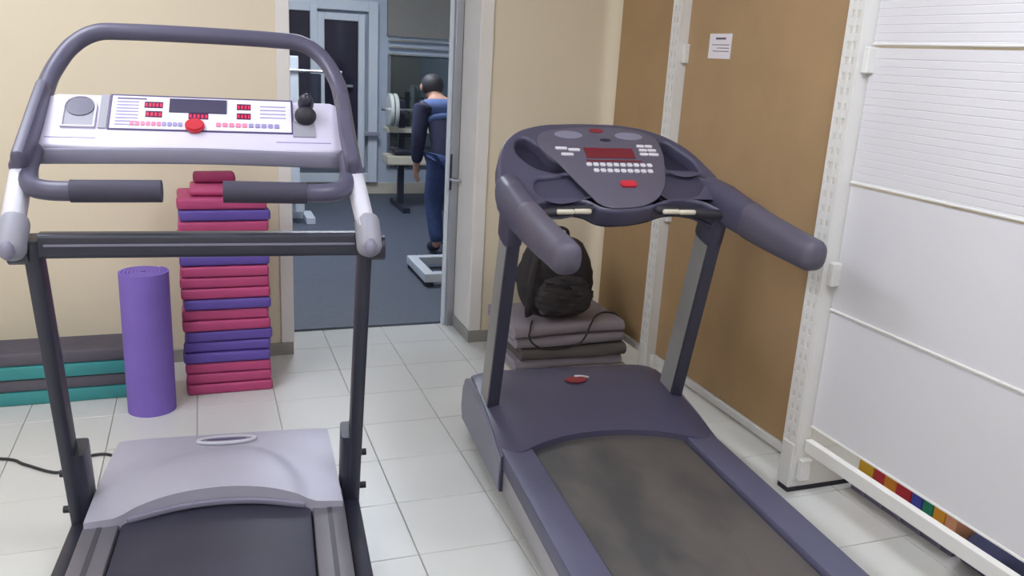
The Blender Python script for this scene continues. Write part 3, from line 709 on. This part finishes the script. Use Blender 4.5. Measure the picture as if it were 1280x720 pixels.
on2f('speaker_grille', [ell(.12, .39, .055, .022)], 0.0085, M_GREYB, True)
for row, (x0, x1, yy, n) in enumerate(((-.095, .167, .215, 10), (-.075, .160, .183, 9))):
    for q in range(n):
        w = (x1 - x0) / n; on2f('key', [rr(x0 + q * w + .003, x0 + (q + 1) * w - .003, yy, yy + .018, .005, 2)], 0.011, M_KEY)
for (x0, x1, yy) in ((-.19, -.145, .303), (-.142, -.097, .296), (-.175, -.128, .27), (.135, .165, .325), (.168, .198, .325), (.138, .17, .302), (.173, .207, .302), (.135, .167, .279), (.17, .21, .279)):
    on2f('key', [rr(x0, x1, yy, yy + .014, .004, 2)], 0.011, M_KEY)
on2f('stop_button', [rr(.01, .07, .105, .135, .01, 3)], 0.015, M_RED)
# crossbar with pulse sensor plates below the console
for s in (-1, 1): P2('sensor_bar', tube([(s * .37, -.245, 1.034), (s * .25, -.236, 1.042), (s * .125, -.225, 1.05)], 0.017, 0.016, seg=14), M_BLACKR)
for s in (-1, 1):
    for q in range(2):
        x = s * (.165 + q * .062)
        P2('sensor_plate', tube([(x - .026, -.2515, 1.052 - abs(x) * .03), (x + .026, -.2515, 1.052 - abs(x) * .03)], .009, .009, seg=10, smooth_n=0), M_BEIGE)

# ================================================================== FOLDED MATS AND BAG BEHIND TREADMILL 2
layers = [(1.70, .62, .045, M_MATC, 'cream folded gym mat, lowest of the low pile under the black bag'),
          (1.69, .58, .055, M_MATG, 'pale mauve folded gym mat, second from the bottom under the black bag'),
          (1.71, .56, .062, M_MATD, 'dark grey folded gym mat in the middle of the pile under the black bag'),
          (1.69, .58, .060, M_MATG, 'mauve grey folded gym mat above the dark grey one'),
          (1.68, .60, .055, M_MATG, 'mauve grey folded gym mat, topmost of the pile with black bag')]
z = 0.0
for k, (cx, w, h, m, lab) in enumerate(layers):
    bm = bmesh.new(); n = 20
    d0, d1 = -0.19, 0.20
    # a mat folded once, the bend towards the viewer
    prof = []
    hh = h * 0.46
    for (y, zz) in [(d1, 0.001), (d0, 0.001)]: prof.append((y, zz))
    for q in range(1, 8):
        a = -math.pi / 2 - math.pi * q / 8; prof.append((d0 + h / 2 * math.cos(a), h / 2 + (h / 2 - .001) * math.sin(a)))
    prof += [(d0, h - .001), (d1, h - .001), (d1, h - hh), (d0 + .02, h - hh), (d0 + .02, hh), (d1, hh)]
    rows = []
    for i in range(n + 1):
        x = -w / 2 + w * i / n
        wob = 0.0035 * math.sin(x * 11 + k * 2)
        rows.append([bm.verts.new((x, y + 0.01 * math.sin(x * 6 + k * 1.7), zz + (wob if 0.004 < zz < h - .004 else 0))) for y, zz in prof])
    for i in range(n):
        for j in range(len(prof)): bm.faces.new((rows[i][j], rows[i][(j + 1) % len(prof)], rows[i + 1][(j + 1) % len(prof)], rows[i + 1][j]))
    bm.faces.new(rows[0]); bm.faces.new(rows[-1][::-1])
    o = obj('folded_mat', bm, m, None, 50, (cx, 3.80 + 0.012 * (k % 2), z)); tag(o, lab, 'gym mat', 'folded gym mats under the bag')
    z += h + 0.0005
bgp = empty('bag', (1.665, 3.80, z)); tag(bgp, 'black cloth bag sitting on the pile of folded gym mats', 'bag')
def softbox(w, d, h, seed, pw=3.2):
    bm = bmesh.new(); bmesh.ops.create_uvsphere(bm, u_segments=36, v_segments=24, radius=1)
    for v in bm.verts:
        x, y, zz = v.co
        s = (abs(x) ** pw + abs(y) ** pw + abs(zz) ** pw) ** (-1 / pw)
        x, y, zz = x * s, y * s, zz * s
        taper = 1 - 0.22 * max(0, zz)
        wr = 0.012 * math.sin(x * 9 + seed) * math.sin(zz * 7 + seed * 2) + .006 * math.sin(zz * 19 + x * 5)
        v.co = (x * w / 2 * taper + wr, y * d / 2 * taper + wr, (zz + 1) * h / 2)
    return bm
obj('body', softbox(.38, .28, .40, 1.0), M_BAG, bgp, 60)
bm = softbox(.30, .10, .20, 2.2); bm.transform(Matrix.Translation((0.0, -.135, .03))); fpk = obj('front_pocket', bm, M_BAGG, bgp, 60)
obj('zip', tube([(-.12, -.175, .19), (0, -.183, .2), (.12, -.175, .19)], .004, seg=8), M_BLACK, fpk, 60)
obj('handle', tube([(-.06, 0, .385), (-.05, 0, .43), (0, 0, .445), (.05, 0, .43), (.06, 0, .385)], .016, .008, seg=10), M_BAG, bgp, 60)
obj('strap', tube([(-.15, -.11, .33), (-.185, -.15, .22), (-.19, -.14, .08), (-.17, -.1, .02)], .02, .006, seg=10, up=(0, 1, 0)), M_BAGG, bgp, 60)
zt = z + 0.006
pts = [(1.50, 3.66, zt + .001), (1.47, 3.60, zt + .002), (1.45, 3.556, zt - .008), (1.445, 3.545, zt - .05), (1.50, 3.548, zt - .10), (1.60, 3.548, zt - .115), (1.72, 3.55, zt - .09), (1.78, 3.57, zt + .002), (1.84, 3.66, zt + .002), (1.92, 3.72, zt + .004), (1.99, 3.70, zt - .01), (2.0, 3.64, zt - .06)]
o = obj('cable', tube(pts, .0045, seg=8), M_CORD, None, 60); tag(o, 'thin black cable looping over the folded gym mats', 'cable')

# ================================================================== GYM EQUIPMENT
# white base frame of a machine just inside the doorway
gm = empty('cable_machine', (1.50, 5.55, 0.012)); tag(gm, 'white framed gym machine standing just inside the doorway on the right', 'gym machine')
bm = bmesh.new(); box(bm, -0.13, -0.06, -0.27, 0.27, 0.03, 0.09, bev=0.006); box(bm, -0.06, 0.45, 0.20, 0.27, 0.03, 0.09, bev=0.006); box(bm, -0.06, 0.45, -0.27, -0.20, 0.03, 0.09, bev=0.006)
obj('base_frame', bm, M_PVC, gm)
for (x, y) in ((-.095, -.235), (-.095, .235), (.4, -.235), (.4, .235)):
    bm = bmesh.new(); cyl(bm, (x, y, .015), .034, .03, 'Z', 16); obj('foot', bm, M_BLACKR, gm, 40)
bm = bmesh.new(); box(bm, 0.36, 0.43, -0.19, 0.19, 0.09, 1.95, bev=0.006); obj('mast', bm, M_PVC, gm)
bm = bmesh.new(); box(bm, 0.10, 0.36, -0.13, 0.13, 0.09, 0.75, bev=0.004); ws = obj('weight_stack', bm, M_BLACK, gm)
for s in (-1, 1):
    bm = bmesh.new(); cyl(bm, (.23, s * .09, 1.0), .012, 1.8, 'Z', 12); obj('guide_rod', bm, M_CHROME, gm, 40)
# left machine: white post with chrome bar
g2 = empty('pulley_machine', (0.80, 7.72, 0.012)); tag(g2, 'white gym machine with chrome bar seen behind the silver treadmill console', 'gym machine')
bm = bmesh.new(); box(bm, -.06, .02, -.05, .05, 0.06, 1.42, bev=0.006); obj('post', bm, M_PVC, g2)
bm = bmesh.new(); cyl(bm, (.16, -0.06, 1.30), .014, .46, 'X', 12); obj('chrome_bar', bm, M_CHROME, g2, 40)
bm = bmesh.new(); cyl(bm, (.16, -0.06, 1.1), .05, .36, 'Z', 16); obj('pad', bm, M_BLACK, g2, 40)
bm = bmesh.new(); box(bm, -.3, .12, -.06, .02, .0, .06, bev=.006); box(bm, .04, .12, -.32, -.06, .0, .06, bev=.006); box(bm, -.05, .03, -.3, -.06, .1, .22, bev=.01); obj('base', bm, M_PVC, g2)
bm = bmesh.new(); cyl(bm, (.16, -0.1, .72), .011, .3, 'X', 12); obj('chrome_bar', bm, M_CHROME, g2, 40)
# weight rack in front of the mirror
g3 = empty('weight_rack', (2.02, 8.15, 0.012)); tag(g3, 'gym bench rack with beige boards and white weight plates before mirror', 'weight rack')
for s in (-.18, .25):
    bm = bmesh.new(); box(bm, s - .03, s + .03, -.03, .03, .05, 1.05, bev=.004); obj('post', bm, M_BLACK, g3)
    bm = bmesh.new(); box(bm, s - .035, s + .035, -.3, .3, 0, .05, bev=.004); obj('foot_bar', bm, M_BLACK, g3)
bm = bmesh.new(); box(bm, -.34, .42, -.14, .14, .44, .53, bev=.012); obj('lower_board', bm, M_BEIGE, g3)
bm = bmesh.new(); box(bm, -.28, .30, -.13, .13, .533, .60, bev=.03); obj('seat_pad', bm, M_BLACK, g3, 40)
bm = bmesh.new(); box(bm, -.34, .42, -.12, .12, .75, .79, bev=.006); obj('upper_board', bm, M_BEIGE, g3)
bb_ = empty('barbell', (2.02, 7.98, .012)); tag(bb_, 'barbell with white weight plates racked before the gym mirror', 'barbell')
bm = bmesh.new(); cyl(bm, (.04, 0, .97), .014, .9, 'X', 12); obj('bar', bm, M_CHROME, bb_, 40)
for x in (-.33, -.285, .36, .405):
    bm = bmesh.new(); cyl(bm, (x, 0, .97), .15, .035, 'X', 28); bmesh.ops.bevel(bm, geom=[e for e in bm.edges if len(e.link_faces) == 2 and e.calc_face_angle() > 1], offset=.006, segments=1, affect='EDGES')
    obj('weight_plate', bm, M_PLATE, bb_, 40)
for s in (-.18, .25):
    bm = bmesh.new(); box(bm, s - .02, s + .02, -.21, -.03, .925, .95, bev=.003); obj('hook', bm, M_BLACK, g3)

# ================================================================== PERSON
def skin(name, verts, edges, radii, root, m, parent, sub=2):
    me = bpy.data.meshes.new(name); me.from_pydata([Vector(v) for v in verts], edges, [])
    o = bpy.data.objects.new(name + '_tmp', me); COL.objects.link(o)
    sm = o.modifiers.new('skin', 'SKIN'); sm.use_smooth_shade = True
    for k, d in enumerate(me.skin_vertices[0].data):
        r = radii[k]; d.radius = r if isinstance(r, tuple) else (r, r); d.use_root = (k == root)
    su = o.modifiers.new('sub', 'SUBSURF'); su.levels = sub; su.render_levels = sub
    dg = bpy.context.evaluated_depsgraph_get()
    me2 = bpy.data.meshes.new_from_object(o.evaluated_get(dg)); bpy.data.objects.remove(o)
    me2.name = name; me2.materials.clear()
    return link(name, finish(me2, m, 180), parent)
pe = empty('person', (1.78, 6.25, 0.012)); tag(pe, 'person in blue shirt and jeans leaning forward beyond the open doorway', 'person')
pe.rotation_euler = (0, 0, math.radians(12)); pe.scale = (0.95, 0.95, 0.95)
# joints (person faces +y, away from the viewer, bent forward at the waist)
V = {}
names = []
def J(n, x, y, z, r): V[n] = ((x, y, z), r); names.append(n)
J('pelvis', 0, 0, .80, (.13, .10)); J('waist', 0, .05, .94, (.12, .09)); J('chest', 0, .13, 1.10, (.135, .10)); J('collar', 0, .2, 1.20, (.10, .075)); J('neck', 0, .26, 1.245, .05); J('head0', 0, .30, 1.275, .075); J('head1', 0, .34, 1.33, .085); J('crown', 0, .335, 1.375, .06)
for s, a in ((-1, 'l'), (1, 'r')):
    J(a + 'sh', s * .165, .17, 1.155, .06); J(a + 'el', s * .20, .14, .92, .042); J(a + 'wr', s * .19, .19, .71, .028); J(a + 'pl', s * .185, .205, .655, (.036, .018))
    ky = .06 if s < 0 else .03; fy = -.05 if s < 0 else .12
    J(a + 'hp', s * .09, .0, .74, .085); J(a + 'kn', s * .10, ky, .42, .058); J(a + 'an', s * .10, fy, .08, .04); J(a + 'ft', s * .105, fy + .13, .035, .035)
ed = [('pelvis', 'waist'), ('waist', 'chest'), ('chest', 'collar'), ('collar', 'neck'), ('neck', 'head0'), ('head0', 'head1'), ('head1', 'crown')]
for a in 'lr': ed += [('collar', a + 'sh'), (a + 'sh', a + 'el'), (a + 'el', a + 'wr'), (a + 'wr', a + 'pl'), ('pelvis', a + 'hp'), (a + 'hp', a + 'kn'), (a + 'kn', a + 'an'), (a + 'an', a + 'ft')]
# five fingers on each hand
for s, a in ((-1, 'l'), (1, 'r')):
    px_, py_, pz_ = V[a + 'pl'][0]
    for q, ln in enumerate((.055, .065, .060, .045)):
        oy = (q - 1.5) * .019
        J(f'{a}f{q}a', px_, py_ - oy, pz_ - .035, .009); J(f'{a}f{q}b', px_ - s * .008, py_ - oy, pz_ - .035 - ln * .55, .0085); J(f'{a}f{q}c', px_ - s * .022, py_ - oy, pz_ - .035 - ln, .0075)
        ed += [(a + 'pl', f'{a}f{q}a'), (f'{a}f{q}a', f'{a}f{q}b'), (f'{a}f{q}b', f'{a}f{q}c')]
    J(a + 'ta', px_ - s * .012, py_ + .04, pz_ + .005, .010); J(a + 'tb', px_ - s * .02, py_ + .055, pz_ - .035, .0085)
    ed += [(a + 'pl', a + 'ta'), (a + 'ta', a + 'tb')]
idx = {n: k for k, n in enumerate(names)}
body = skin('body', [V[n][0] for n in names], [(idx[a], idx[b]) for a, b in ed], [((V[n][1][0] * .8, V[n][1][1] * .8) if n in ('pelvis', 'waist', 'chest') else (V[n][1] * .85 if n in ('lhp', 'rhp') else V[n][1])) for n in names], 0, M_SKIN, pe)
def cloth(name, chain_edges, grow_, m, ends=None):
    ns = []
    for e in chain_edges:
        for n in e:
            if n not in ns: ns.append(n)
    ii = {n: k for k, n in enumerate(ns)}
    rad = []
    for n in ns:
        r = V[n][1]; r = r if isinstance(r, tuple) else (r, r); rad.append((r[0] + grow_, r[1] + grow_))
    return skin(name, [V[n][0] for n in ns], [(ii[a], ii[b]) for a, b in chain_edges], rad, 0, m, pe)
J('hem', 0, -.01, .74, (.125, .095))
cloth('sweater', [('hem', 'pelvis'), ('pelvis', 'waist'), ('waist', 'chest'), ('chest', 'collar')] + [e for a in 'lr' for e in (('collar', a + 'sh'), (a + 'sh', a + 'el'), (a + 'el', a + 'wr'))], .020, M_VEST)
J('mid', 0, .085, 1.02, (.128, .095)); J('lsy', -.13, .175, 1.16, .055); J('rsy', .13, .175, 1.16, .055)
cloth('shirt', [('mid', 'chest'), ('chest', 'collar'), ('collar', 'lsy'), ('collar', 'rsy')], .036, M_SHIRT)
cloth('jeans', [e for a in 'lr' for e in (('pelvis', a + 'hp'), (a + 'hp', a + 'kn'), (a + 'kn', a + 'an'))], .018, M_JEANS)
for a in 'lr': cloth('shoe', [(a + 'an', a + 'ft')], .012, M_SHOE)
bm = bmesh.new(); ball(bm, (0, .32, 1.335), .094, .10, .095, 24)
for v in list(bm.verts):
    if v.co.y > .37 and v.co.z < 1.36: v.co.y = .37
obj('hair', bm, M_HAIR, pe, 60)
# face details on the far side of the head
for s in (-1, 1):
    bm = bmesh.new(); ball(bm, (s * .092, .33, 1.315), .012, .018, .028, 12); obj('ear', bm, M_SKIN, pe, 60)
    bm = bmesh.new(); ball(bm, (s * .032, .415, 1.335), .010, .008, .007, 10); obj('eye', bm, M_HAIR, pe, 60)
bm = bmesh.new(); ball(bm, (0, .425, 1.315), .014, .02, .022, 12); obj('nose', bm, M_SKIN, pe, 60)
bm = bmesh.new(); ball(bm, (0, .412, 1.28), .026, .008, .007, 12); obj('mouth', bm, M_WINE, pe, 60)
